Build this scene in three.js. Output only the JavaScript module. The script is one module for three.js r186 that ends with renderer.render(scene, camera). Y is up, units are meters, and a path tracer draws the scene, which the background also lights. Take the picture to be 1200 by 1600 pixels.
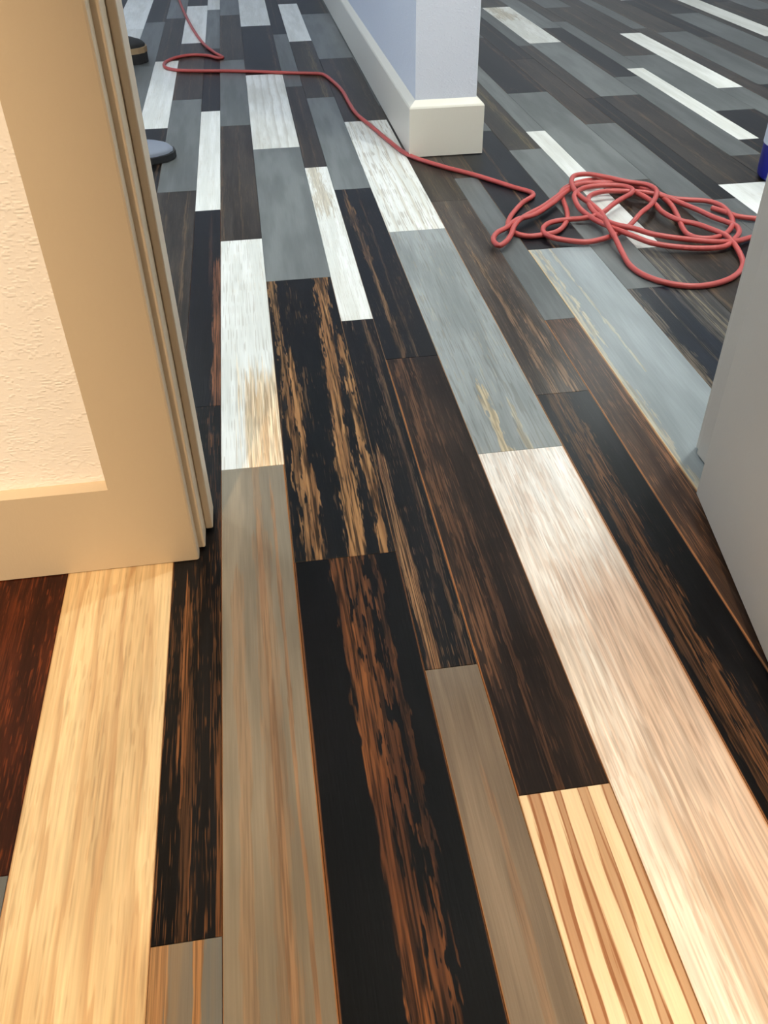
import * as THREE from 'three';
import { RoundedBoxGeometry } from 'three/addons/geometries/RoundedBoxGeometry.js';
import { mergeGeometries } from 'three/addons/utils/BufferGeometryUtils.js';
import { RectAreaLightUniformsLib } from 'three/addons/lights/RectAreaLightUniformsLib.js';
RectAreaLightUniformsLib.init();

// ---------------------------------------------------------------- camera, sky, lamps, exposure
// All layout numbers below are in units of the camera's height above the floor; S turns them into metres.
const S = 0.6;
const scene = new THREE.Scene();
const camera = new THREE.PerspectiveCamera(61.56, 0.75, 0.02, 60);
camera.position.set(0, S, 0);
camera.quaternion.setFromRotationMatrix(new THREE.Matrix4().makeBasis(
  new THREE.Vector3(0.98907, -0.01462, 0.14671), new THREE.Vector3(0.10415, 0.77358, -0.62508), new THREE.Vector3(-0.10435, 0.63353, 0.76665)));
scene.add(camera);
const renderer = new THREE.WebGLRenderer({ antialias: true });
renderer.toneMapping = THREE.LinearToneMapping;
renderer.toneMappingExposure = 1.0;
renderer.shadowMap.enabled = true;
scene.background = new THREE.Color().setRGB(1.5, 2.1, 3.2);          // daylight sky outside the far room's window
const CEIL = 4.0;
const WARM = [1.0, 0.74, 0.47], COOL = [0.93, 1.0, 0.97];
const LAMPS = [                                                     // x, z, colour, candela, label, for downlights: aim and half angle in degrees and softness
  [0.2, 1.5, WARM, 34, 'warm recessed downlight in the hallway ceiling, straight above the walkway', [0.2, 0, 1.5], 39, 0.45],
  [-1.0, 1.6, WARM, 40, 'warm recessed downlight near the left hallway wall, tilted at the textured wall', [-0.85, 0.65, -1.16], 12, 0.7],
  [-0.85, -2.15, COOL, 3.8, 'cool white ceiling lamp left of the doorway in the large room'],
  [1.6, -1.95, COOL, 4.6, 'cool white ceiling lamp just beyond the doorway, right of the coiled cord'],
  [3.4, -3.6, COOL, 2.6, 'cool white ceiling lamp right of the partition, halfway down the large room'],
  [-1.6, -7.8, COOL, 1.3, 'cool white ceiling lamp at the far end, left of the partition'],
  [3.4, -7.8, COOL, 2.2, 'cool white ceiling lamp at the far end, right of the partition'],
];

// ---------------------------------------------------------------- helpers
const names = {};
function numbered(n) { const k = names[n] = (names[n] ?? -1) + 1; return k ? n + '_' + String(k).padStart(3, '0') : n; }
function mesh(name, geo, mat, parent = scene) {
  const m = new THREE.Mesh(geo, mat);
  m.name = parent === scene ? numbered(name) : name;
  m.castShadow = m.receiveShadow = true;
  parent.add(m);
  return m;
}
function group(name, [x, y, z] = [0, 0, 0]) {
  const g = new THREE.Group(); g.name = numbered(name); g.position.set(x * S, y * S, z * S); scene.add(g); return g;
}
function tag(o, label, category, grp) { Object.assign(o.userData, { label, category }); if (grp) o.userData.group = grp; return o; }
function struct(o, label, category) { Object.assign(o.userData, { kind: 'structure' }); if (label) o.userData.label = label; if (category) o.userData.category = category; return o; }
function metreUV(g) {                                              // uv in metres, from the side a face points to
  if (g.index) g = g.toNonIndexed();
  const p = g.attributes.position, n = g.attributes.normal, uv = new Float32Array(p.count * 2);
  for (let i = 0; i < p.count; i++) {
    const ax = Math.abs(n.getX(i)), ay = Math.abs(n.getY(i)), az = Math.abs(n.getZ(i));
    if (ay >= ax && ay >= az) { uv[2 * i] = p.getX(i); uv[2 * i + 1] = p.getZ(i); }
    else if (ax >= az) { uv[2 * i] = p.getZ(i); uv[2 * i + 1] = p.getY(i); }
    else { uv[2 * i] = p.getX(i); uv[2 * i + 1] = p.getY(i); }
  }
  g.setAttribute('uv', new THREE.BufferAttribute(uv, 2));
  return g;
}
function box(x0, x1, y0, y1, z0, z1, r = 0) {
  const w = (x1 - x0) * S, h = (y1 - y0) * S, d = (z1 - z0) * S;
  const g = r ? new RoundedBoxGeometry(w, h, d, 2, r * S) : new THREE.BoxGeometry(w, h, d);
  g.translate((x0 + x1) / 2 * S, (y0 + y1) / 2 * S, (z0 + z1) / 2 * S);
  return metreUV(g);
}
const join = (...g) => mergeGeometries(g);
function rng(seed) { let a = seed >>> 0; return () => { a = (a + 0x6D2B79F5) | 0; let t = Math.imul(a ^ (a >>> 15), 1 | a); t = (t + Math.imul(t ^ (t >>> 7), 61 | t)) ^ t; return ((t ^ (t >>> 14)) >>> 0) / 4294967296; }; }
const TAB = new Float32Array(65536); { const r = rng(7); for (let i = 0; i < 65536; i++) TAB[i] = r(); }
function vn(x, y) {                                                // value noise 0..1
  const xi = Math.floor(x), yi = Math.floor(y); let fx = x - xi, fy = y - yi; fx = fx * fx * (3 - 2 * fx); fy = fy * fy * (3 - 2 * fy);
  const a = ((yi & 255) << 8), b = (((yi + 1) & 255) << 8), c = xi & 255, d = (xi + 1) & 255;
  const p = TAB[a | c], q = TAB[a | d], s = TAB[b | c], t = TAB[b | d];
  return (p + (q - p) * fx) * (1 - fy) + (s + (t - s) * fx) * fy;
}
const fbm = (x, y) => 0.55 * vn(x, y) + 0.3 * vn(x * 2.1 + 17, y * 2.1 + 5) + 0.15 * vn(x * 4.3 + 41, y * 4.3 + 29);
const sst = (a, b, x) => { const t = Math.min(1, Math.max(0, (x - a) / (b - a))); return t * t * (3 - 2 * t); };
const mix = (a, b, t) => a + (b - a) * t;

// ---------------------------------------------------------------- paints
function noiseTexture(n, fn, srgb = false) {
  const d = new Uint8Array(n * n * 4);
  for (let j = 0; j < n; j++) for (let i = 0; i < n; i++) { const v = fn(i / n, j / n) * 255, k = 4 * (j * n + i); d[k] = d[k + 1] = d[k + 2] = v; d[k + 3] = 255; }
  const t = new THREE.DataTexture(d, n, n); t.magFilter = t.minFilter = THREE.LinearFilter; t.wrapS = t.wrapT = THREE.RepeatWrapping;
  if (srgb) t.colorSpace = THREE.SRGBColorSpace; t.needsUpdate = true; return t;
}
const peel = noiseTexture(1024, (u, v) => {                         // sprayed knock-down plaster; tiles once over 256 cells
  const a = vn(u * 128, v * 256), b = vn(u * 256 + 9, v * 256 + 31), c = vn(u * 64 + 3, v * 64);
  return 0.6 * sst(0.5, 0.8, a * 0.55 + c * 0.45) + 0.4 * b * a;
});
peel.repeat.set(2.6, 2.6);
const brush = noiseTexture(512, (u, v) => fbm(u * 256, v * 64)); brush.repeat.set(3, 3);
const std = (rgb, rough, extra = {}) => new THREE.MeshPhysicalMaterial({ color: new THREE.Color().setRGB(...rgb), roughness: rough, ...extra });
const M = {
  plaster: std([0.93, 0.91, 0.90], 0.75, { bumpMap: peel, bumpScale: 0.0004 }),
  smoothWall: std([0.70, 0.72, 0.79], 0.5, { bumpMap: peel, bumpScale: 0.0004 }),
  ceiling: std([0.8, 0.8, 0.79], 0.9),
  trim: std([0.62, 0.52, 0.39], 0.38, { bumpMap: brush, bumpScale: 0.00012 }),
  base: std([0.76, 0.71, 0.61], 0.35, { bumpMap: brush, bumpScale: 0.0001 }),
  door: std([0.60, 0.56, 0.49], 0.4, { bumpMap: brush, bumpScale: 0.00012 }),
  subfloor: std([0.05, 0.035, 0.025], 0.9),
  steel: std([0.6, 0.6, 0.6], 0.3, { metalness: 1 }),
  whiteMetal: std([0.8, 0.8, 0.8], 0.4),
  glass: std([1, 1, 1], 0.02, { transmission: 1, thickness: 0, ior: 1.5 }),
  cord: std([0.45, 0.07, 0.06], 0.36),
};

// ---------------------------------------------------------------- room shell
const NX0 = -3.2, NX1 = 2.2, NZ1 = 3.4, FX0 = -5, FX1 = 6, FZ0 = -11, T = 0.25;
const DZ0 = -1.285, DZ1 = -1.160, OX0 = -0.158, OX1 = 0.80, OH = 3.42, JT = 0.032;     // doorway wall: back, front, opening
struct(mesh('ceiling', box(FX0 - T, FX1 + T, CEIL, CEIL + T, FZ0 - T, NZ1 + T), M.ceiling));
struct(mesh('wall_doorway_left', box(FX0 - T, OX0 - JT, 0, CEIL, DZ0, DZ1), M.plaster), 'white textured wall left of the doorway', 'wall');
struct(mesh('wall_doorway_right', box(OX1 + JT, FX1 + T, 0, CEIL, DZ0, DZ1), M.plaster), 'white textured wall right of the doorway', 'wall');
struct(mesh('wall_doorway_top', box(OX0 - JT, OX1 + JT, OH + JT, CEIL, DZ0, DZ1), M.plaster), 'white textured wall above the doorway', 'wall');
struct(mesh('wall_near_left', box(NX0 - T, NX0, 0, CEIL, DZ1, NZ1), M.plaster));
struct(mesh('wall_near_right', box(NX1, NX1 + T, 0, CEIL, DZ1, NZ1), M.plaster));
struct(mesh('wall_near_back', box(NX0 - T, NX1 + T, 0, CEIL, NZ1, NZ1 + T), M.plaster));
const WZ0 = -6.6, WZ1 = -3.9, WY0 = 1.3, WY1 = 3.3;                                   // window in the far room's left wall
struct(mesh('wall_far_left', join(box(FX0 - T, FX0, 0, CEIL, WZ1, DZ0), box(FX0 - T, FX0, 0, CEIL, FZ0, WZ0),
  box(FX0 - T, FX0, 0, WY0, WZ0, WZ1), box(FX0 - T, FX0, WY1, CEIL, WZ0, WZ1)), M.smoothWall));
struct(mesh('wall_far_right', box(FX1, FX1 + T, 0, CEIL, FZ0, DZ0), M.smoothWall));
struct(mesh('wall_far_back', box(FX0 - T, FX1 + T, 0, CEIL, FZ0 - T, FZ0), M.smoothWall));
{
  const w = struct(group('window_1', [FX0 - 0.12, WY0, (WZ0 + WZ1) / 2])), h = WY1 - WY0, d = (WZ1 - WZ0) / 2, f = 0.09;
  mesh('window_frame', join(box(-0.05, 0.05, 0, f, -d, d), box(-0.05, 0.05, h - f, h, -d, d), box(-0.05, 0.05, f, h - f, -d, -d + f),
    box(-0.05, 0.05, f, h - f, d - f, d), box(-0.05, 0.05, f, h - f, -f / 2, f / 2)), M.whiteMetal, w);
  for (const s of [-1, 1]) mesh('window_pane', box(-0.008, 0.008, f, h - f, s < 0 ? -d + f : f / 2, s < 0 ? -f / 2 : d - f), M.glass, w);
  const day = new THREE.RectAreaLight(new THREE.Color().setRGB(0.45, 0.66, 1.0), 2.2, (WZ1 - WZ0 - 0.2) * S, (h - 0.2) * S);
  day.position.set((FX0 + 0.01) * S, (WY0 + h / 2) * S, (WZ0 + WZ1) / 2 * S); day.rotation.y = -Math.PI / 2; scene.add(day);
}
// partition that ends in the far room, with its chamfered baseboard
const PX0 = 0.584, PX1 = 0.807, PZ = -3.255;
struct(mesh('wall_partition', box(PX0, PX1, 0, CEIL, FZ0, PZ), M.smoothWall), 'smooth pale wall end of the partition in the large room', 'wall');
function sweep(path, profile, out) {                               // profile [[offset, y]...] along a polyline of [x, z]; out = side of the offset
  const pos = [], N = path.length;
  const dirs = path.slice(1).map((p, i) => { const dx = p[0] - path[i][0], dz = p[1] - path[i][1], l = Math.hypot(dx, dz); return [dx / l, dz / l]; });
  const ring = path.map((p, i) => {
    const a = dirs[Math.max(0, i - 1)], b = dirs[Math.min(N - 2, i)], na = [-a[1] * out, a[0] * out], nb = [-b[1] * out, b[0] * out];
    const m = [na[0] + nb[0], na[1] + nb[1]], k = 2 / (m[0] * m[0] + m[1] * m[1]);
    return profile.map(([o, y]) => [(p[0] + m[0] * k * o) * S, y * S, (p[1] + m[1] * k * o) * S]);
  });
  const quad = (a, b, c, d) => pos.push(...a, ...b, ...c, ...a, ...c, ...d);
  const K = profile.length;
  for (let i = 0; i < N - 1; i++) for (let j = 0; j < K; j++) { const j2 = (j + 1) % K; out > 0 ? quad(ring[i][j], ring[i][j2], ring[i + 1][j2], ring[i + 1][j]) : quad(ring[i][j], ring[i + 1][j], ring[i + 1][j2], ring[i][j2]); }
  for (const r of [ring[0], ring[N - 1]]) for (let j = 1; j < K - 1; j++) pos.push(...r[0], ...r[j], ...r[j + 1]);
  const g = new THREE.BufferGeometry(); g.setAttribute('position', new THREE.Float32BufferAttribute(pos, 3)); g.computeVertexNormals();
  return metreUV(g);
}
const baseProfile = [[0.0005, 0.003], [0.0255, 0.003], [0.0255, 0.168], [0.0225, 0.174], [0.0005, 0.192]];
struct(mesh('baseboard_partition', sweep([[PX0, FZ0 + 0.01], [PX0, PZ], [PX1, PZ], [PX1, FZ0 + 0.01]], baseProfile, 1), M.base), 'pale chamfered baseboard wrapped around the partition end', 'baseboard');
struct(mesh('baseboard_far_left', box(FX0, FX0 + 0.025, 0.003, 0.17, FZ0 + 0.03, DZ0 - 0.03, 0.004), M.base));
struct(mesh('baseboard_far_right', box(FX1 - 0.025, FX1, 0.003, 0.17, FZ0 + 0.03, DZ0 - 0.03, 0.004), M.base));
struct(mesh('baseboard_far_back', join(box(FX0 + 0.03, PX0 - 0.03, 0.003, 0.17, FZ0, FZ0 + 0.025, 0.004), box(PX1 + 0.03, FX1 - 0.03, 0.003, 0.17, FZ0, FZ0 + 0.025, 0.004)), M.base));
function prism(poly, y0, y1) {                                     // [x, z] outline (counter-clockwise seen from above when z points down the page) raised from y0 to y1
  const sh = new THREE.Shape(poly.map(([x, z]) => new THREE.Vector2(x * S, -z * S)));
  const g = new THREE.ExtrudeGeometry(sh, { depth: (y1 - y0) * S, bevelEnabled: false });
  g.rotateX(-Math.PI / 2); g.translate(0, y0 * S, 0);
  return metreUV(g);
}
// left side of the doorway: baseboard and casing flush with each other, then the jamb and the stop stepping back
const CF = DZ1 + 0.027, CX = -0.169;
struct(mesh('baseboard_left', box(NX0, -0.288, 0.002, 0.168, DZ1, CF), M.trim), 'broad tan painted baseboard under the textured wall', 'baseboard');
struct(mesh('trim_1', prism([[-0.288, DZ1], [-0.288, CF], [CX - 0.004, CF], [CX - 0.0012, CF - 0.0012], [CX, CF - 0.004], [CX, DZ1]], 0.002, OH + 0.12), M.trim), 'broad flat tan door casing left of the doorway', 'trim');
struct(mesh('trim_2', box(OX0 - JT, OX0, 0.004, OH, DZ0, DZ1, 0.003), M.trim), 'tan door jamb at the left of the doorway', 'trim');
struct(mesh('trim_3', box(OX0, OX0 + 0.013, 0.006, OH, -1.268, -1.207, 0.003), M.trim), 'narrow tan door stop on the left jamb', 'trim');
struct(mesh('trim_4', box(-0.288, CX - 0.004, 0.002, OH + 0.12, DZ0 - 0.02, DZ0, 0.0025), M.trim), 'casing on the far side of the left jamb', 'trim');
struct(mesh('trim_5', box(OX1, OX1 + JT, 0.004, OH, DZ0, DZ1, 0.003), M.door), 'greyish door jamb at the right of the doorway', 'trim');
struct(mesh('trim_6', box(OX1 + 0.01, OX1 + 0.13, 0.002, OH + 0.12, DZ0 - 0.024, DZ0, 0.0025), M.door), 'casing on the far side of the right jamb', 'trim');
struct(mesh('trim_7', box(OX1 + 0.012, OX1 + 0.13, 0.002, OH + 0.12, DZ1, CF, 0.0025), M.door), 'casing on the near side of the right jamb', 'trim');
struct(mesh('trim_8', box(OX0 - JT, OX1 + JT, OH, OH + JT, DZ0, DZ1, 0.003), M.trim), 'head jamb across the top of the doorway', 'trim');
struct(mesh('trim_9', box(CX, OX1 + 0.012, OH + 0.012, OH + 0.13, DZ1, CF, 0.0025), M.trim), 'head casing across the top of the doorway', 'trim');
struct(mesh('baseboard_near_right', box(OX1 + 0.13, NX1, 0.002, 0.168, DZ1, CF, 0.0025), M.trim));
// the open door leaf on the right
{
  const d = struct(group('door_1', [0.7336, 0, -1.1457]), 'plain greyish door standing open at the right of the doorway', 'door');
  d.rotation.y = Math.atan2(-0.0679, 0.402);                       // local +z runs along the leaf towards its free edge
  mesh('door_leaf', box(0, 0.058, 0.02, OH - 0.01, 0, 0.93, 0.0025), M.door, d);
  for (const y of [0.35, 1.7, 3.05]) {
    const g = new THREE.CylinderGeometry(0.009 * S, 0.009 * S, 0.15 * S, 12); g.translate(0.066 * S, y * S, -0.004 * S);
    mesh('hinge', g, M.steel, d);
  }
  for (const s of [-1, 1]) {
    const pts = [[0, 0], [0.045, 0], [0.045, 0.012], [0.016, 0.02], [0.016, 0.05], [0.04, 0.062], [0.048, 0.085], [0.04, 0.105], [0, 0.112]].map(([r, h]) => new THREE.Vector2(r * S, h * S));
    const g = new THREE.LatheGeometry(pts, 24); g.rotateZ(s * -Math.PI / 2); g.translate((s < 0 ? 0 : 0.058) * S, 1.55 * S, 0.86 * S);
    mesh('door_handle', g, M.steel, d);
  }
}

// ---------------------------------------------------------------- floor finishes
const fibreBump = (() => {
  const w = 256, h = 1024, d = new Uint8Array(w * h * 4);
  for (let j = 0; j < h; j++) for (let i = 0; i < w; i++) { const v = 255 * fbm(i * 0.35, j * 0.035), k = 4 * (j * w + i); d[k] = d[k + 1] = d[k + 2] = v; d[k + 3] = 255; }
  const t = new THREE.DataTexture(d, w, h); t.magFilter = t.minFilter = THREE.LinearFilter; t.needsUpdate = true; return t;
})();
// One board face. u runs across (0 left, 1 right), v along (0 far end, 1 near end); widths and lengths in metres drive the grain.
function boardTexture(spec, wM, lM, w, h, seed) {
  const d = new Uint8Array(w * h * 4), R = rng(seed), ox = R() * 200, oy = R() * 200;
  const { base, base2 = base, wood, wood2 = wood, fibre = 0.12, tone = 0.10, bands = [], fleck = 0, fleckDensity = 0.3, rings, grain = 1, edges = [0, 0], edgeColor = wood, cracks = 0, bare } = spec;
  for (let j = 0; j < h; j++) {
    const v = (j + 0.5) / h, y = v * lM;
    for (let i = 0; i < w; i++) {
      const u = (i + 0.5) / w, x = u * wM, k = 4 * (j * w + i);
      const f1 = fbm(x * 700 + ox, y * 22 + oy), f2 = fbm(x * 330 + ox + 50, y * 9 + oy), low = fbm(x * 45 + ox, y * 6 + oy + 70);
      let t = sst(0.3, 0.7, low), r = mix(base[0], base2[0], t), g = mix(base[1], base2[1], t), b = mix(base[2], base2[2], t);
      let m = 1 + fibre * 2 * (f1 - 0.5) + tone * 2 * (low - 0.5);
      r *= m; g *= m; b *= m;
      if (rings) {                                                 // growth rings: pale early wood easing into a dark late-wood line
        const warp = rings.wave * (fbm(y * rings.f1 + ox, 3.3 + x * 12) - 0.5) + (rings.jag ?? 0.12) * (f2 - 0.5) + (rings.slant ?? 0) * v;
        let q = u * rings.n + warp + (rings.phase ?? 0) + rings.bend * Math.sin(v * 3 + u * 2); const id = Math.floor(q); q -= id;
        const a = TAB[(id * 37 + 11 + seed) & 65535], late = rings.band ? 0.5 * sst(rings.start, rings.start + 0.05, q) * (1 - sst(0.94, 0.98, q)) + 0.7 * Math.max(0, 1 - Math.abs(q - 0.93) / 0.06) + 0.5 * Math.max(0, 1 - Math.abs(q - rings.start - 0.05) / 0.06) : sst(rings.start, 0.93, q) * (1 - sst(0.955, 1, q)), s = Math.min(1, rings.amount * (rings.band ? 0.8 + 0.2 * a : 0.45 + 0.55 * a) * late);
        r = mix(r, rings.color[0], s); g = mix(g, rings.color[1], s); b = mix(b, rings.color[2], s);
      }
      let wm = 0;
      for (const B of bands) {                                     // stripes where the finish is worn through to wood
        if (v < (B.v0 ?? 0) - 0.1 || v > (B.v1 ?? 1) + 0.1) continue;
        const c = mix(B.a, B.b ?? B.a, v) + (B.wave ?? 0.04) * 2 * (fbm(y * 14 + ox + B.a * 91, 7.7) - 0.5);
        const hw = B.w * (0.7 + 0.6 * vn(y * 16 + B.a * 57 + ox, 1.1));
        const e = Math.abs(u - c) / hw + (B.fuzz ?? 0.7) * 2 * (fbm(x * 520 + ox + 9, y * 44 + oy) - 0.5) + 1.2 * sst(0, 0.1, (B.v0 ?? -9) - v + 0.05 * (f2 - 0.5)) + 1.2 * sst(0, 0.1, v - (B.v1 ?? 9) + 0.3 * (f2 - 0.5));
        wm = Math.max(wm, (B.s ?? 1) * (1 - sst(0.8, 1.15, e)));
      }
      if (fleck) {
        const q = vn(x * 900 + ox + 20, y * 55 + oy), z = fbm(x * 60 + ox + 33, y * 12 + oy + 3);
        wm = Math.max(wm, fleck * sst(1 - fleckDensity, 1 - fleckDensity + 0.14, q * 0.62 + z * 0.5));
      }
      if (bare) { const q = sst(bare.v - 0.07, bare.v + 0.02, v + 0.22 * (f2 - 0.5)) * sst(bare.u - 0.1, bare.u + 0.1, u + 0.5 * (f2 - 0.5)); wm = Math.max(wm, q * (bare.s ?? 0.9)); }
      const ed = Math.max(edges[0] ? 1 - sst(0.4, 1, u * wM / (edges[0] * (0.5 + f2))) : 0, edges[1] ? 1 - sst(0.4, 1, (1 - u) * wM / (edges[1] * (0.5 + f2))) : 0);
      if (wm > 0) {
        const q = sst(0.25, 0.75, f2), dk = 1 - grain * (0.55 - 0.65 * sst(0.28, 0.62, f1));
        r = mix(r, mix(wood[0], wood2[0], q) * dk, wm); g = mix(g, mix(wood[1], wood2[1], q) * dk, wm); b = mix(b, mix(wood[2], wood2[2], q) * dk, wm);
      }
      if (cracks) { const q = cracks * sst(0.66, 0.76, vn(x * 800 + ox + 90, y * 24 + oy + 11)) * sst(0.35, 0.6, low + 0.15); r = mix(r, r * 0.62, q); g = mix(g, g * 0.56, q); b = mix(b, b * 0.5, q); }
      if (ed > 0) { r = mix(r, edgeColor[0], ed * 0.85); g = mix(g, edgeColor[1], ed * 0.85); b = mix(b, edgeColor[2], ed * 0.85); }
      d[k] = Math.min(255, Math.max(0, r)); d[k + 1] = Math.min(255, Math.max(0, g)); d[k + 2] = Math.min(255, Math.max(0, b)); d[k + 3] = 255;
    }
  }
  const t = new THREE.DataTexture(d, w, h); t.magFilter = t.minFilter = THREE.LinearFilter; t.colorSpace = THREE.SRGBColorSpace; t.needsUpdate = true;
  return t;
}
const OR = [118, 77, 47], OR2 = [84, 55, 35], TAN = [176, 140, 98], BLK = [13, 12, 13], BRN = [40, 35, 31];
const F = {                                                        // finishes
  black: { base: BLK, base2: [20, 19, 20], wood: [128, 96, 66], wood2: [84, 62, 45], fleck: 0.35, fleckDensity: 0.26, bands: [{ a: 0.42, b: 0.5, w: 0.04, s: 0.6 }], edges: [0.0008, 0.0008] },
  brown: { base: BRN, base2: [52, 46, 41], wood: [112, 90, 68], wood2: [78, 62, 48], fleck: 0.3, fleckDensity: 0.36, fibre: 0.2, bands: [{ a: 0.35, b: 0.5, w: 0.05, s: 0.6 }, { a: 0.75, b: 0.7, w: 0.03, s: 0.5 }] },
  grey: { grain: 0.4, base: [89, 91, 90], base2: [99, 101, 100], wood: [182, 160, 128], fibre: 0.035, tone: 0.05 },
  white: { grain: 0.3, base: [214, 213, 206], base2: [224, 223, 218], wood: [184, 170, 150], wood2: [206, 194, 174], fibre: 0.04, tone: 0.03, fleck: 0.2, fleckDensity: 0.3 },
  cream: { grain: 0.4, base: [206, 178, 136], base2: [216, 191, 150], wood: [168, 128, 90], wood2: [190, 154, 114], fibre: 0.10, tone: 0.05, rings: { n: 4.6, wave: 0.9, f1: 7, bend: 0.1, start: 0.6, color: [172, 132, 94], amount: 0.55, slant: -0.3, jag: 0.3 }, fleck: 0.25, fleckDensity: 0.36, edges: [0.0012, 0.0008] },
};
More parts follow.
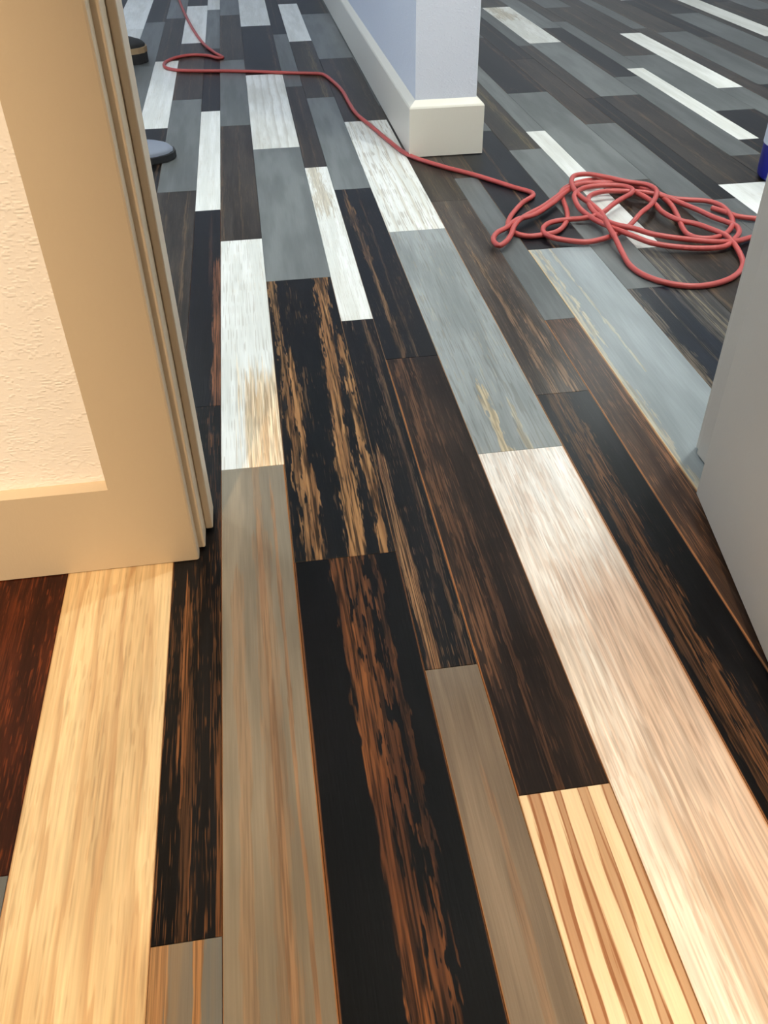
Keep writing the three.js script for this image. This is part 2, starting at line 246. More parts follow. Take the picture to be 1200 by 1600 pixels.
const H = {                                                        // the boards close to the doorway, each with its own marks
  cream1: { ...F.cream },
  blackA: { ...F.black, wood: OR, wood2: OR2, fleck: 0.75, fleckDensity: 0.36, bands: [{ a: 0.3, b: 0.35, w: 0.10, v0: 0.55, v1: 0.75 }, { a: 0.45, b: 0.42, w: 0.1, v0: 0.72, v1: 1, s: 0.6 }, { a: 0.97, w: 0.05, v0: 0.8, s: 0.8 }] },
  greyOrange: { ...F.grey, base: [126, 112, 95], wood: [186, 130, 76], wood2: [160, 108, 64], bands: [{ a: 0.12, b: 0.16, w: 0.14, s: 0.55, fuzz: 0.5, wave: 0.02 }, { a: 0.66, b: 0.6, w: 0.08, s: 0.7, fuzz: 0.5, wave: 0.02 }] },
  greyLong: { ...F.grey, base: [117, 110, 98], base2: [132, 123, 108], tone: 0.07, fibre: 0.05, wood: [142, 98, 66], wood2: [160, 116, 80], bands: [{ a: 0.52, b: 0.64, w: 0.045, s: 0.5, wave: 0.012, v0: 0.16, fuzz: 0.35 }, { a: 0.55, b: 0.6, w: 0.12, s: 0.25, wave: 0.02, v0: 0.2, fuzz: 0.4 }, { a: 0.76, b: 0.84, w: 0.025, s: 0.5, v0: 0.1, wave: 0.015, fuzz: 0.5 }, { a: 0.2, b: 0.26, w: 0.07, s: 0.28, v0: 0.3, fuzz: 0.4 }, { a: 0.55, w: 0.06, s: 0.25, v1: 0.2, fuzz: 0.5 }], edges: [0.0008, 0.0022], edgeColor: [146, 92, 52] },
  whiteWorn: { ...F.white, fleck: 0.1, cracks: 0.25, wood: [190, 158, 122], wood2: [226, 206, 176], bare: { v: 0.72, u: 0.4, s: 0.95 }, bands: [{ a: 0.48, w: 0.05, v0: 0.8, s: 0.7 }] },
  blackStripe: { ...F.black, base: [16, 17, 19], wood: [140, 104, 68], wood2: [104, 74, 48], cracks: 0, fleck: 0.5, fleckDensity: 0.27, bands: [{ a: 0.08, b: 0.16, w: 0.05, wave: 0.02, fuzz: 1.5, s: 0.8 }, { a: 0.2, b: 0.25, w: 0.06, wave: 0.02, fuzz: 1.0, v0: 0.4, s: 0.95 }, { a: 0.82, b: 0.62, w: 0.09, wave: 0.025, fuzz: 0.8 }, { a: 0.93, b: 0.9, w: 0.05, wave: 0.02, v0: 0.35, fuzz: 1.2 }] },
  blackOrange: { ...F.black, base: [8, 7, 7], base2: [12, 10, 10], wood: [122, 77, 43], wood2: [80, 50, 30], fleck: 0, bands: [{ a: 0.40, b: 0.54, w: 0.06, wave: 0.02, fuzz: 0.7, s: 0.95 }, { a: 0.52, b: 0.66, w: 0.10, wave: 0.03, fuzz: 2.2, s: 0.75 }, { a: 0.74, b: 0.76, w: 0.03, v1: 0.5, fuzz: 1.8, s: 0.5 }], edges: [0.002, 0.001], edgeColor: OR },
  blackFleck: { ...F.black, base: [15, 15, 17], wood: [128, 98, 70], wood2: [92, 64, 46], fleck: 0.6, fleckDensity: 0.33, bands: [{ a: 0.05, b: 0.22, w: 0.12, v0: 0.55, wave: 0.03, fuzz: 0.5 }, { a: 0.7, b: 0.85, w: 0.06, s: 0.6, fuzz: 1.3 }], edges: [0.0006, 0.0014], edgeColor: [150, 110, 80] },
  greyTaupe: { ...F.grey, base: [112, 103, 93], base2: [128, 118, 106], fibre: 0.07, wood: [160, 116, 84], bands: [{ a: 0.6, b: 0.5, w: 0.08, s: 0.25, v0: 0.2 }], edges: [0.0016, 0.0008], edgeColor: [168, 116, 72] },
  blackTan: { ...F.black, base: [18, 19, 22], fleck: 0.4, fleckDensity: 0.3, bands: [{ a: 0.25, b: 0.36, w: 0.06, s: 0.75, fuzz: 1.1 }, { a: 0.6, w: 0.02, s: 0.5 }] },
  brownTan: { ...F.brown, base: [30, 22, 18], base2: [42, 32, 26], wood: [122, 84, 56], wood2: [82, 56, 39], fleck: 0.3, fleckDensity: 0.36, bands: [{ a: 0.24, b: 0.2, w: 0.12, s: 0.6, fuzz: 1.3, v1: 0.75 }, { a: 0.5, b: 0.45, w: 0.05, s: 0.5, fuzz: 1.3 }], edges: [0.0024, 0.0008], edgeColor: [166, 108, 62] },
  striped: { ...F.cream, base: [232, 214, 182], base2: [236, 220, 192], fibre: 0.05, tone: 0.03, fleck: 0.1, fleckDensity: 0.3, rings: { band: true, n: 3.6, wave: 0.4, f1: 6, bend: 0.05, start: 0.5, color: [150, 106, 76], amount: 1.2, slant: 0.35, phase: 0.15, jag: 0.24 } },
  whiteGrain: { ...F.white, cracks: 0.4, fleck: 0.15, wood: [184, 168, 142], rings: { n: 6, wave: 0.8, f1: 6, bend: 0.1, start: 0.6, color: [176, 162, 138], amount: 0.5 } },
  greyBig: { ...F.grey, base: [128, 131, 130], base2: [142, 145, 144], cracks: 0.22, fibre: 0.07, wood: [206, 180, 140], wood2: [180, 160, 130], fleck: 0.2, fleckDensity: 0.27, bands: [{ a: 0.42, b: 0.36, w: 0.05, v0: 0.82, s: 0.7, fuzz: 1.2 }, { a: 0.62, w: 0.03, v0: 0.9, s: 0.5 }], edges: [0.0004, 0.001], edgeColor: [190, 150, 110] },
  whitePink: { ...F.white, base: [218, 207, 196], base2: [232, 227, 221], fibre: 0.12, tone: 0.05, wood: [172, 132, 106], wood2: [196, 160, 134], fleck: 0.2, fleckDensity: 0.42, cracks: 0.18, bare: { v: 0.32, u: 0.35, s: 0.42 }, edges: [0.0004, 0.002], edgeColor: [192, 146, 110] },
  blackMid: { ...F.black, base: [15, 15, 17], base2: [24, 24, 27], wood: [122, 82, 52], wood2: [82, 56, 37], fleck: 0.3, fleckDensity: 0.26, bands: [{ a: 0.45, b: 0.28, w: 0.11, fuzz: 1.6, s: 0.75 }, { a: 0.22, b: 0.15, w: 0.07, fuzz: 1.4, s: 0.6 }], edges: [0.0022, 0.0018], edgeColor: [150, 100, 64] },
  brownGrey: { ...F.brown, base: [58, 50, 46], base2: [74, 66, 60], wood: [146, 112, 82], wood2: [104, 80, 60], fleck: 0.45, fleckDensity: 0.38, bands: [{ a: 0.3, b: 0.4, w: 0.07, v0: 0.4, s: 0.6, fuzz: 1.3 }, { a: 0.55, b: 0.75, w: 0.06, v0: 0.7, s: 0.7, fuzz: 1.2 }], edges: [0.001, 0.001], edgeColor: [150, 110, 80] },
  brownEdge: { ...F.brown, base: [56, 42, 35], base2: [70, 54, 45], wood: [150, 104, 72], wood2: [100, 68, 48], fleck: 0.55, fleckDensity: 0.4, bands: [{ a: 0.82, b: 0.85, w: 0.08, s: 0.6, v0: 0.3, fuzz: 1.2 }], edges: [0.0035, 0.004], edgeColor: [176, 120, 78] },
  greyBlue: { ...F.grey, base: [134, 139, 140], base2: [144, 149, 150], wood: [214, 190, 152], wood2: [196, 174, 140], fibre: 0.04, bands: [{ a: 0.12, b: 0.2, w: 0.03, s: 0.5, v1: 0.4, fuzz: 1.6 }, { a: 0.33, b: 0.42, w: 0.02, s: 0.4, v1: 0.5, fuzz: 1.6 }, { a: 0.05, w: 0.04, s: 0.4, fuzz: 1.6 }], edges: [0.0022, 0.0003], edgeColor: [206, 174, 132] },
  blackRed: { ...F.black, base: [22, 21, 24], wood: [130, 84, 58], wood2: [92, 60, 44], fleck: 0.15, bands: [{ a: 0.88, b: 0.9, w: 0.13, v0: 0.4, s: 0.9, wave: 0.02 }, { a: 0.65, w: 0.07, v0: 0.1, v1: 0.4, s: 0.35 }] },
  redBrown: { ...F.brown, base: [46, 20, 12], base2: [62, 28, 16], wood: [120, 58, 28], wood2: [86, 40, 22], fleck: 0.6, fleckDensity: 0.42, bands: [{ a: 0.3, b: 0.6, w: 0.08, s: 0.4, fuzz: 1.4 }] },
  whiteTop: { ...F.white, wood: [170, 154, 130], wood2: [196, 182, 156], fleck: 0.2, bands: [{ a: 0.35, b: 0.6, w: 0.3, v1: 0.32, s: 0.6, fuzz: 1.3 }], cracks: 0.2 },
  whiteCurl: { ...F.white, base: [206, 204, 196], rings: { n: 5, wave: 0.6, f1: 6, bend: 0.1, start: 0.5, color: [176, 170, 158], amount: 0.55 } },
  blackLine: { ...F.black, base: [18, 19, 23], base2: [24, 25, 29], fleck: 0.1, bands: [{ a: 0.55, b: 0.42, w: 0.025, s: 0.75, wave: 0.02 }, { a: 0.62, b: 0.5, w: 0.02, v0: 0.7, s: 0.6 }] },
  brownStripe: { ...F.brown, base: [56, 54, 54], base2: [70, 67, 64], wood: [140, 126, 104], wood2: [110, 100, 86], bands: [{ a: 0.14, w: 0.05, s: 0.7 }, { a: 0.4, b: 0.36, w: 0.07, s: 0.7 }, { a: 0.62, w: 0.04, s: 0.6 }], fleck: 0.2 },
  blackBlue: { ...F.black, base: [22, 26, 34], base2: [30, 34, 42], wood: [120, 104, 86], wood2: [88, 78, 68], bands: [{ a: 0.08, w: 0.09, s: 0.8, fuzz: 1.3 }, { a: 0.5, b: 0.55, w: 0.03, s: 0.8 }, { a: 0.92, w: 0.06, s: 0.5 }], fleck: 0.2 },
  olive: { ...F.brown, base: [52, 48, 42], wood: [104, 92, 62], wood2: [86, 74, 54], bands: [{ a: 0.72, w: 0.09, s: 0.8 }, { a: 0.6, b: 0.62, w: 0.2, s: 0.35, v1: 0.5 }] },
};
const RES = { near: [320, 1536], mid: [160, 768] };
const MIDS = ['whiteTop', 'whiteCurl', 'blackLine', 'brownStripe', 'blackBlue', 'olive', 'blackRed', 'blackTan'];
const boardMat = {};
const finish = (map) => new THREE.MeshPhysicalMaterial({ map, roughness: 0.30, bumpMap: fibreBump, bumpScale: 0.00007, specularIntensity: 0.27 });
let seed = 100;
for (const k in H) { const [w, h] = MIDS.includes(k) ? RES.mid : RES.near; boardMat[k] = finish(boardTexture(H[k], 0.09, 0.72, w, h, seed++)); }
const variants = {};
for (const k in F) {
  if (k === 'cream') continue;
  variants[k] = [];
  for (let i = 0; i < (k === 'grey' ? 5 : 4); i++) {
    const s = { ...F[k] }, q = 1 + 0.06 * (i - 1.5) * (k === 'white' ? 0.4 : 1); s.base = s.base.map((c) => c * q); s.base2 = (s.base2 ?? s.base).map((c) => c * q);
    if (s.bands) s.bands = s.bands.map((b, n) => ({ ...b, a: (b.a + 0.23 * i + 0.1 * n) % 1, b: undefined }));
    variants[k].push(finish(boardTexture(s, 0.09, 0.72, 96, 512, seed++)));
  }
}

// ---------------------------------------------------------------- floor of mixed-width boards
const floor = struct(mesh('floor', box(FX0, FX1, -0.08, -0.032, FZ0, NZ1), M.subfloor), 'glossy floor of mixed black, brown, grey and white wooden planks', 'floor');
function plankGeometry(x0, x1, z0, z1) {                           // a slab with eased upper edges; uv 0..1 over the face
  const g0 = 0.0003, c = 0.0006, yb = -0.03, X0 = (x0 + g0) * S, X1 = (x1 - g0) * S, Z0 = (z0 + g0) * S, Z1 = (z1 - g0) * S, C = c * S, pos = [], uv = [];
  const V = (x, y, z) => [x, y, z];
  const top = [V(X0 + C, 0, Z0 + C), V(X0 + C, 0, Z1 - C), V(X1 - C, 0, Z1 - C), V(X1 - C, 0, Z0 + C)];
  const mid = [V(X0, -C, Z0), V(X0, -C, Z1), V(X1, -C, Z1), V(X1, -C, Z0)], bot = mid.map((p) => V(p[0], yb * S, p[2]));
  const tri = (...p) => { for (const q of p) { pos.push(...q); uv.push((q[0] - X0) / (X1 - X0), (q[2] - Z0) / (Z1 - Z0)); } };
  const quad = (a, b, cc, d) => { tri(a, b, cc); tri(a, cc, d); };
  quad(...top);
  for (let i = 0; i < 4; i++) { const n = (i + 1) % 4; quad(mid[i], mid[n], top[n], top[i]); quad(bot[i], bot[n], mid[n], mid[i]); }
  const g = new THREE.BufferGeometry(); g.setAttribute('position', new THREE.Float32BufferAttribute(pos, 3)); g.setAttribute('uv', new THREE.Float32BufferAttribute(uv, 2)); g.computeVertexNormals();
  return g;
}
// each row: left edge, right edge, joints from far to near, finish of each board between them ('?' = any)
const k = 'black', b = 'brown', g = 'grey', w = 'white';
const ROWS = [
  [-0.585, -0.465, [-7.4, -6.15, -4.95, -3.7, -2.5, DZ0], [k, g, g, b, k]],
  [-0.465, -0.345, [-7.45, -6.25, -5.05, -3.81, -2.6, DZ0], [g, b, w, k, b]],
  [-0.345, -0.213, [-7.85, -6.67, -5.47, -4.245, -3.03, -1.83, DZ0], [k, w, b, g, b, b]],
  [-0.213, -0.1315, [-7.7, -6.5, -5.3, -4.03, -2.83, -1.632, -0.48, 0.72], [w, g, k, w, 'blackRed', 'blackA', 'greyOrange']],
  [-0.1315, -0.008, [-8.7, -7.5, -6.28, -5.0, -3.79, -2.56, -1.39, -0.19, 1.01], [b, g, b, g, b, 'whiteWorn', 'greyLong', k]],
  [-0.008, 0.170, [-8.3, -7.1, -5.89, -4.65, -3.45, -2.25, -1.10, 0.10], [g, w, k, 'whiteCurl', g, 'blackStripe', 'blackOrange']],
  [0.170, 0.251, [-8.0, -6.8, -5.61, -4.38, -3.195, -1.98, -0.83, 0.37], [g, k, g, b, 'whiteTop', 'blackFleck', 'greyTaupe']],
  [0.251, 0.376, [-7.8, -6.6, -5.39, -4.16, -2.943, -1.767, -0.603, 0.6], [k, w, 'olive', g, 'blackTan', 'brownTan', 'striped']],
  [0.376, 0.552, [-8.6, -7.4, -6.2, -4.925, -3.75, -2.54, -1.36, -0.15, 1.05], [b, k, g, b, 'whiteGrain', 'greyBig', 'whitePink', k]],
  [0.552, 0.673, [-5.2, -3.97, -2.77, -1.555, -0.35, 0.85], [g, b, 'brownGrey', 'blackMid', g]],
  [0.673, 0.754, [-5.3, -4.16, -2.98, -1.895, -0.70, 0.5], [g, b, g, 'brownEdge', k]],
  [0.754, 0.940, [-5.9, -4.7, -3.51, -2.33, -1.13, 0.07], [k, g, 'blackLine', 'greyBlue', b]],
  [0.940, 1.068, [-5.7, -4.45, -3.25, -2.03, -0.83], [g, 'olive', g, 'blackBlue']],
  [1.068, 1.146, [-5.9, -4.67, -3.47, -2.285, -1.1], [b, g, w, 'brownStripe']],
  [1.146, 1.330, [-6.45, -5.25, -4.05, -2.85, -1.65], [g, k, g, b]],
  [1.330, 1.455, [-7.1, -5.9, -4.7, -3.52, -2.3, -1.1], [w, k, b, g, k]],
  [1.455, 1.534, [-6.2, -5.0, -3.9, -2.62, -1.4], [g, b, k, g]],
  [1.534, 1.712, [-7.3, -6.15, -5.05, -3.92, -2.75, -1.55], [b, 'whiteTop', g, b, w]],
  [1.712, 1.832, [-6.7, -5.43, -4.24, -3.03, -1.8], [g, k, g, b]],
  [1.832, 1.916, [-6.8, -5.6, -4.39, -3.21, -2.0], [b, g, w, k]],
  [1.916, 2.094, [-7.2, -6.05, -4.65, -3.6, -2.4], [g, b, g, k]],
  [2.094, 2.215, [-6.4, -5.19, -3.95, -2.75], [b, w, g]],
  [2.215, 2.300, [-6.5, -5.3, -4.1, -2.9], [g, b, b]],
  [2.300, 2.480, [-6.4, -5.17, -3.97, -2.77], [b, g, k]],
  [2.480, 2.592, [-6.2, -5.0, -3.8], [k, b]],
  [2.592, 2.780, [-6.9, -5.68, -4.46, -3.3], [k, g, b]],
  [2.780, 2.835, [-6.0, -4.8, -3.6], [b, k]],
  [2.835, 2.970, [-6.3, -4.95, -3.7], [w, k]],
  [2.970, 3.150, [-7.2, -6.0, -4.8], [k, b]],
  [3.150, 3.330, [-6.9, -5.7, -4.5], [g, b]],
];
const NEAR_LEFT = [                                                // boards of the near hallway that stop at the doorway wall
  [-0.390, -0.213, [DZ0, 0.06], ['cream1']],
  [-0.516, -0.390, [DZ0, -0.594, 0.6], ['redBrown', g]],
];
{
  const R = rng(41), pieces = [], WID = [0.178, 0.126, 0.081];
  const anyFinish = () => { const q = R(); return q < 0.28 ? k : q < 0.54 ? b : q < 0.8 ? g : w; };
  function row(x0, x1, joints, kinds, zMin, zMax) {
    const J = [...joints], K = [...kinds];
    while (J[0] > zMin + 0.001) { J.unshift(Math.max(zMin, J[0] - 1.2)); K.unshift(anyFinish()); }
    while (J[J.length - 1] < zMax - 0.001) { J.push(Math.min(zMax, J[J.length - 1] + 1.2)); K.push(anyFinish()); }
    for (let i = 0; i < K.length; i++) pieces.push([x0, x1, J[i], J[i + 1], K[i]]);
  }
  for (const r of ROWS) row(...r, FZ0, r[0] < -0.3 ? DZ0 : NZ1);
  for (const r of NEAR_LEFT) row(...r, DZ0, NZ1);
  let x = -0.585, n = 0; while (x > FX0 + 0.05) { const x1 = x; x = Math.max(FX0, x - WID[n++ % 3]); row(x, x1, [-6 - R() * 1.2], [], FZ0, DZ0); }
  x = -0.516; n = 2; while (x > NX0 + 0.05) { const x1 = x; x = Math.max(NX0, x - WID[n++ % 3]); row(x, x1, [DZ0 + R() * 1.1], [], DZ0, NZ1); }
  x = 3.33; n = 0; while (x < FX1 - 0.05) { const x0 = x; x = Math.min(FX1, x + WID[n++ % 3]); row(x0, x, [-6 - R() * 1.2], [], FZ0, DZ0); }
  const rest = {};
  const score = ([x0, x1, z0, z1]) => { const cx = (x0 + x1) / 2, cz = Math.min(z1, Math.max(z0, -2.2)); return Math.hypot((cx - 0.9) * 1.3, cz + 2.2); };
  pieces.sort((p, q) => score(p) - score(q));
  pieces.forEach(([x0, x1, z0, z1, kind], i) => {
    const geo = plankGeometry(x0, x1, z0, z1), m = boardMat[kind] ?? variants[kind][Math.floor(R() * variants[kind].length)];
    if (i < 296) mesh('plank', geo, m, floor);
    else (rest[m.uuid] ??= { m, list: [] }).list.push(geo);
  });
  for (const q of Object.values(rest)) { const o = mesh('outer_planks', mergeGeometries(q.list), q.m, floor); o.userData.kind = 'stuff'; }
}

// ---------------------------------------------------------------- red extension cord
{
  const P = [[-0.574,0.008,-8.88],[-0.485,0.008,-7.768],[-0.406,0.008,-6.881],[-0.345,0.008,-6.291],[-0.282,0.008,-5.782],[-0.214,0.008,-5.371],[-0.15,0.008,-5.129],[-0.117,0.008,-5.03],[-0.137,0.008,-5.019],[-0.193,0.008,-5.092],[-0.277,0.008,-5.127],[-0.359,0.008,-5.083],[-0.41,0.008,-4.975],[-0.398,0.008,-4.858],[-0.332,0.008,-4.788],[-0.237,0.008,-4.754],[-0.127,0.008,-4.73],[0.044,0.008,-4.679],[0.197,0.008,-4.619],[0.325,0.008,-4.578],[0.358,0.008,-4.557],[0.395,0.008,-4.408],[0.42,0.008,-4.221],[0.426,0.008,-4.018],[0.438,0.008,-3.82],[0.473,0.008,-3.64],[0.509,0.008,-3.448],[0.561,0.008,-3.236],[0.652,0.008,-3.092],[0.743,0.008,-2.982],[0.842,0.008,-2.837],[0.892,0.008,-2.758],[0.831,0.008,-2.679],[0.763,0.008,-2.567],[0.738,0.008,-2.496],[0.744,0.008,-2.443],[0.775,0.008,-2.412],[0.822,0.008,-2.413],[0.871,0.008,-2.43],[0.922,0.008,-2.499],[0.951,0.008,-2.581],[0.974,0.008,-2.7],[0.992,0.0095,-2.765],[1.05,0.0125,-2.815],[1.12,0.014,-2.837],[1.191,0.014,-2.816],[1.243,0.014,-2.774],[1.281,0.014,-2.703],[1.287,0.014,-2.61],[1.284,0.014,-2.553],[1.273,0.014,-2.498],[1.255,0.014,-2.425],[1.241,0.014,-2.37],[1.237,0.014,-2.32],[1.256,0.014,-2.292],[1.296,0.014,-2.285],[1.342,0.014,-2.306],[1.376,0.014,-2.34],[1.406,0.014,-2.386],[1.43,0.014,-2.457],[1.434,0.014,-2.536],[1.409,0.014,-2.575],[1.351,0.014,-2.598],[1.304,0.0155,-2.621],[1.265,0.0185,-2.692],[1.212,0.02,-2.755],[1.142,0.02,-2.788],[1.059,0.02,-2.778],[0.992,0.02,-2.722],[0.916,0.02,-2.629],[0.829,0.02,-2.543],[0.771,0.02,-2.516],[0.721,0.02,-2.457],[0.683,0.02,-2.423],[0.659,0.02,-2.368],[0.666,0.02,-2.329],[0.695,0.02,-2.357],[0.723,0.02,-2.406],[0.749,0.02,-2.467],[0.787,0.02,-2.524],[0.878,0.02,-2.607],[0.94,0.0215,-2.673],[1.011,0.0245,-2.748],[1.081,0.026,-2.775],[1.141,0.026,-2.744],[1.187,0.026,-2.691],[1.215,0.026,-2.619],[1.225,0.0245,-2.557],[1.225,0.0215,-2.486],[1.248,0.02,-2.421],[1.287,0.02,-2.382],[1.317,0.02,-2.325],[1.333,0.02,-2.282],[1.333,0.017,-2.232],[1.325,0.011,-2.173],[1.305,0.008,-2.112],[1.259,0.008,-2.052],[1.2,0.008,-2.013],[1.122,0.008,-1.998],[1.061,0.008,-2.022],[1.013,0.008,-2.08],[0.996,0.008,-2.151],[1.001,0.014,-2.235],[1.008,0.026,-2.322],[1.01,0.032,-2.371],[1.026,0.032,-2.484],[1.023,0.032,-2.563],[1.011,0.032,-2.64],[1.014,0.032,-2.719],[1.033,0.032,-2.798],[1.059,0.032,-2.838],[1.104,0.032,-2.843],[1.147,0.032,-2.808],[1.206,0.032,-2.745],[1.26,0.032,-2.703],[1.268,0.032,-2.651],[1.245,0.032,-2.596],[1.197,0.032,-2.524],[1.14,0.032,-2.462],[1.103,0.0275,-2.418],[1.063,0.0185,-2.382],[1.024,0.014,-2.36],[0.983,0.014,-2.338],[0.926,0.014,-2.324],[0.878,0.014,-2.343],[0.839,0.014,-2.375],[0.825,0.014,-2.413],[0.84,0.014,-2.461],[0.875,0.014,-2.492],[0.929,0.014,-2.503],[0.973,0.0194,-2.491],[1.02,0.0302,-2.485],[1.085,0.0356,-2.546],[1.136,0.0356,-2.594],[1.176,0.0356,-2.628],[1.191,0.0356,-2.661],[1.176,0.0356,-2.695],[1.107,0.0356,-2.715],[1.042,0.0356,-2.702],[0.995,0.0356,-2.651],[0.982,0.0329,-2.602],[0.98,0.0275,-2.55],[0.99,0.0248,-2.489],[1.007,0.0248,-2.427],[1.03,0.0248,-2.381],[1.064,0.0248,-2.315],[1.101,0.0224,-2.261],[1.167,0.0176,-2.232],[1.237,0.0152,-2.216],[1.3,0.0152,-2.218],[1.354,0.0152,-2.266],[1.391,0.0152,-2.314],[1.402,0.0152,-2.358],[1.39,0.0152,-2.391],[1.369,0.0152,-2.433],[1.347,0.0152,-2.503],[1.316,0.0152,-2.578],[1.29,0.0188,-2.62],[1.236,0.026,-2.651],[1.176,0.0296,-2.664],[1.106,0.0296,-2.678],[1.046,0.0296,-2.647],[1.021,0.0296,-2.587],[1.011,0.0296,-2.499],[1.019,0.0308,-2.435],[1.036,0.0332,-2.389],[1.075,0.0344,-2.348],[1.113,0.0344,-2.296],[1.161,0.0314,-2.27],[1.221,0.0254,-2.255],[1.287,0.0197,-2.243],[1.35,0.0143,-2.25],[1.41,0.0116,-2.275],[1.479,0.0116,-2.287],[1.529,0.0116,-2.318],[1.536,0.0116,-2.368],[1.494,0.0116,-2.408],[1.447,0.0116,-2.439],[1.426,0.0116,-2.481],[1.402,0.0116,-2.52]];
  const curve = new THREE.CatmullRomCurve3(P.map(([x, y, z]) => new THREE.Vector3(x * S, y * S, z * S)), false, 'centripetal');
  tag(mesh('extension_cord', new THREE.TubeGeometry(curve, 1500, 0.008 * S, 10), M.cord), 'red extension cord trailing across the planks into a tangled coil', 'cord');
}

// ---------------------------------------------------------------- shoes behind the casing
function footprint(L, W) {                                         // half widths along the foot, heel at 0, toe at L
  const pts = [], prof = [[0, 0.0], [0.02, 0.22], [0.08, 0.33], [0.2, 0.36], [0.38, 0.33], [0.55, 0.40], [0.72, 0.5], [0.85, 0.47], [0.94, 0.34], [0.985, 0.17], [1, 0]];
  for (const [t, q] of prof) pts.push([t * L, q * W]);
  return pts;
}
function soleGeo(L, W, y0, y1, grow = 0) {
  const f = footprint(L, W), sh = new THREE.Shape();
  f.forEach(([t, q], i) => { const x = t + (t / L - 0.5) * 2 * grow, y = q ? q + grow : 0; i ? sh.lineTo(x, y) : sh.moveTo(x, y); });
  [...f].reverse().slice(1).forEach(([t, q]) => sh.lineTo(t + (t / L - 0.5) * 2 * grow, q ? -q - grow : 0));
  const g = new THREE.ExtrudeGeometry(sh, { depth: (y1 - y0) * S / S, bevelEnabled: false, curveSegments: 4 });
  g.rotateX(-Math.PI / 2); g.translate(0, y0, 0); g.scale(S, S, S);
  return metreUV(g);
}
function upperGeo(L, W, y0, heights, t0 = 0.01, t1 = 0.995) {       // lofted upper: heights [[t, top]...]
  const f = footprint(L, W), NS = 28, NA = 18, pos = [], idx = [];
  const at = (arr, t) => { for (let i = 1; i < arr.length; i++) if (t <= arr[i][0]) { const q = (t - arr[i - 1][0]) / (arr[i][0] - arr[i - 1][0]); return mix(arr[i - 1][1], arr[i][1], q * q * (3 - 2 * q)); } return arr[arr.length - 1][1]; };
  const fw = f.map(([t, q]) => [t / L, q]);
  for (let i = 0; i <= NS; i++) {
    const t = mix(t0, t1, i / NS), hw = Math.max(0.004, at(fw, t) * 0.96), top = at(heights, t);
    for (let j = 0; j <= NA; j++) { const a = Math.PI * j / NA, c = Math.cos(a), s = Math.sin(a); pos.push(t * L * S, (y0 + (top - y0) * Math.pow(s, 0.7)) * S, hw * Math.sign(c) * Math.pow(Math.abs(c), 0.75) * S); }
  }
  for (let i = 0; i < NS; i++) for (let j = 0; j < NA; j++) { const a = i * (NA + 1) + j, bq = a + NA + 1; idx.push(a, a + 1, bq, a + 1, bq + 1, bq); }
  const gq = new THREE.BufferGeometry(); gq.setAttribute('position', new THREE.Float32BufferAttribute(pos, 3)); gq.setIndex(idx); gq.computeVertexNormals();
  return metreUV(gq);
}
function lace(L, t, y, hw) {
  const c = new THREE.CatmullRomCurve3([[-hw, -0.02], [-hw * 0.5, 0.004], [0, 0.01], [hw * 0.5, 0.004], [hw, -0.02]].map(([z, dy]) => new THREE.Vector3(t * L * S, (y + dy) * S, z * S)));
  return new THREE.TubeGeometry(c, 12, 0.007 * S, 6);
}
{
  const dark = std([0.012, 0.011, 0.01], 0.6), tan = std([0.32, 0.21, 0.11], 0.6), leather = std([0.05, 0.028, 0.016], 0.55);
  const boot = tag(group('work_boot', [-1.02, 0, -5.1]), 'dark work boot with a tan band around its sole', 'boot');
  boot.rotation.y = -0.08;
  const L = 0.52, W = 0.19;
  mesh('sole', soleGeo(L, W, 0.002, 0.05, 0.004), dark, boot);
  mesh('midsole', soleGeo(L, W, 0.05, 0.075, 0.006), tan, boot);
  mesh('upper', upperGeo(L, W, 0.075, [[0, 0.22], [0.35, 0.25], [0.55, 0.17], [0.8, 0.118], [0.93, 0.105], [1, 0.088]]), dark, boot);
  const sh = new THREE.LatheGeometry([[0.10, 0.2], [0.105, 0.3], [0.115, 0.42], [0.118, 0.5], [0.105, 0.5], [0.10, 0.42]].map(([r, y]) => new THREE.Vector2(r * S, y * S)), 24); sh.scale(1.15, 1, 0.85); sh.translate(0.14 * S, 0, 0);
  mesh('shaft', sh, leather, boot);
  for (let i = 0; i < 4; i++) mesh('lace', lace(L, 0.42 + 0.09 * i, 0.245 - 0.022 * i, 0.05), tan, boot);
}
{
  const blk = std([0.01, 0.01, 0.011], 0.6), gr = std([0.2, 0.22, 0.27], 0.7), lt = std([0.6, 0.62, 0.66], 0.7);
  const shoe = tag(group('sneaker', [-0.80, 0, -3.42]), 'grey sneaker with a black sole, its toe showing beside the door casing', 'shoe');
  const L = 0.5, W = 0.18;
  mesh('sole', soleGeo(L, W, 0.002, 0.025, 0.006), blk, shoe);
  mesh('upper', upperGeo(L, W, 0.025, [[0, 0.19], [0.1, 0.19], [0.35, 0.14], [0.55, 0.09], [0.8, 0.056], [0.93, 0.048], [1, 0.033]]), gr, shoe);
  for (let i = 0; i < 4; i++) mesh('lace', lace(L, 0.42 + 0.08 * i, 0.142 - 0.014 * i, 0.045), lt, shoe);
}

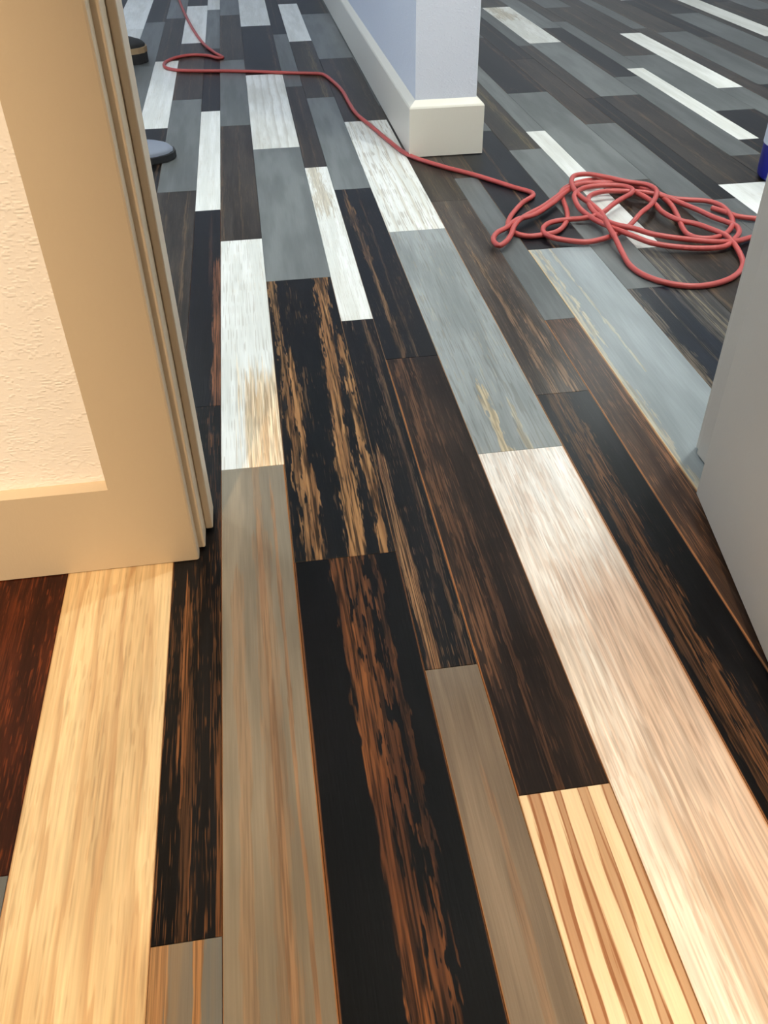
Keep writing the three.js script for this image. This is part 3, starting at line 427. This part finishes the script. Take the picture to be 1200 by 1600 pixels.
// ---------------------------------------------------------------- blue jug at the right
{
  const blue = std([0.012, 0.014, 0.20], 0.3), label = std([0.62, 0.66, 0.74], 0.5), capM = std([0.7, 0.2, 0.25], 0.4);
  const jug = tag(group('cleaner_jug', [1.80, 0, -2.76]), 'blue plastic jug with a pale label beyond the coiled red cord', 'jug');
  const prof = [[0, 0.002], [0.10, 0.002], [0.112, 0.012], [0.115, 0.04], [0.115, 0.30], [0.105, 0.345], [0.07, 0.385], [0.04, 0.40], [0.036, 0.43], [0, 0.43]].map(([r, y]) => new THREE.Vector2(r * S, y * S));
  mesh('bottle', new THREE.LatheGeometry(prof, 40), blue, jug);
  mesh('label', new THREE.CylinderGeometry(0.1165 * S, 0.1165 * S, 0.11 * S, 40, 1, true, Math.PI * 0.62, Math.PI * 1.0).translate(0, 0.17 * S, 0), label, jug);
  mesh('cap', new THREE.CylinderGeometry(0.042 * S, 0.044 * S, 0.05 * S, 24).translate(0, 0.456 * S, 0), capM, jug);
  const hc = new THREE.CatmullRomCurve3([[0.10, 0.33], [0.16, 0.34], [0.175, 0.26], [0.16, 0.18], [0.112, 0.17]].map(([x, y]) => new THREE.Vector3(x * S, y * S, 0)));
  mesh('handle', new THREE.TubeGeometry(hc, 24, 0.014 * S, 10), blue, jug);
}

// ---------------------------------------------------------------- ceiling lamps
for (const [x, z, c, cd, label, aim, half, soft] of LAMPS) {
  const spot = c === WARM, t = tag(group(spot ? 'recessed_downlight' : 'ceiling_lamp', [x, CEIL, z]), label, 'lamp');
  const glow = new THREE.MeshStandardMaterial({ color: 0xffffff, roughness: 0.5, emissive: new THREE.Color().setRGB(...c), emissiveIntensity: 6 });
  let l;
  if (spot) {
    const ring = new THREE.LatheGeometry([[0.10, -0.002], [0.15, -0.002], [0.155, -0.012], [0.145, -0.02], [0.11, -0.016], [0.10, -0.002]].map(([r, y]) => new THREE.Vector2(r * S, y * S)), 32);
    mesh('lamp_ring', ring, M.whiteMetal, t);
    mesh('lamp_lens', new THREE.CylinderGeometry(0.10 * S, 0.10 * S, 0.008 * S, 32).translate(0, -0.005 * S, 0), glow, t);
    l = new THREE.SpotLight(new THREE.Color().setRGB(...c), cd, 0, THREE.MathUtils.degToRad(half), soft, 2);
    l.position.set(0, -0.03 * S, 0); l.target.position.set((aim[0] - x) * S, (aim[1] - CEIL) * S, (aim[2] - z) * S); t.add(l.target);
  } else {
    mesh('lamp_base', new THREE.CylinderGeometry(0.16 * S, 0.16 * S, 0.04 * S, 32).translate(0, -0.02 * S, 0), M.whiteMetal, t);
    mesh('lamp_globe', new THREE.SphereGeometry(0.13 * S, 32, 16).scale(1, 0.75, 1).translate(0, -0.13 * S, 0), glow, t).castShadow = false;
    l = new THREE.PointLight(new THREE.Color().setRGB(...c), cd, 0, 2);
    l.position.set(0, -0.13 * S, 0);
  }
  l.castShadow = true; l.shadow.radius = 2; t.add(l);
}
renderer.render(scene, camera);
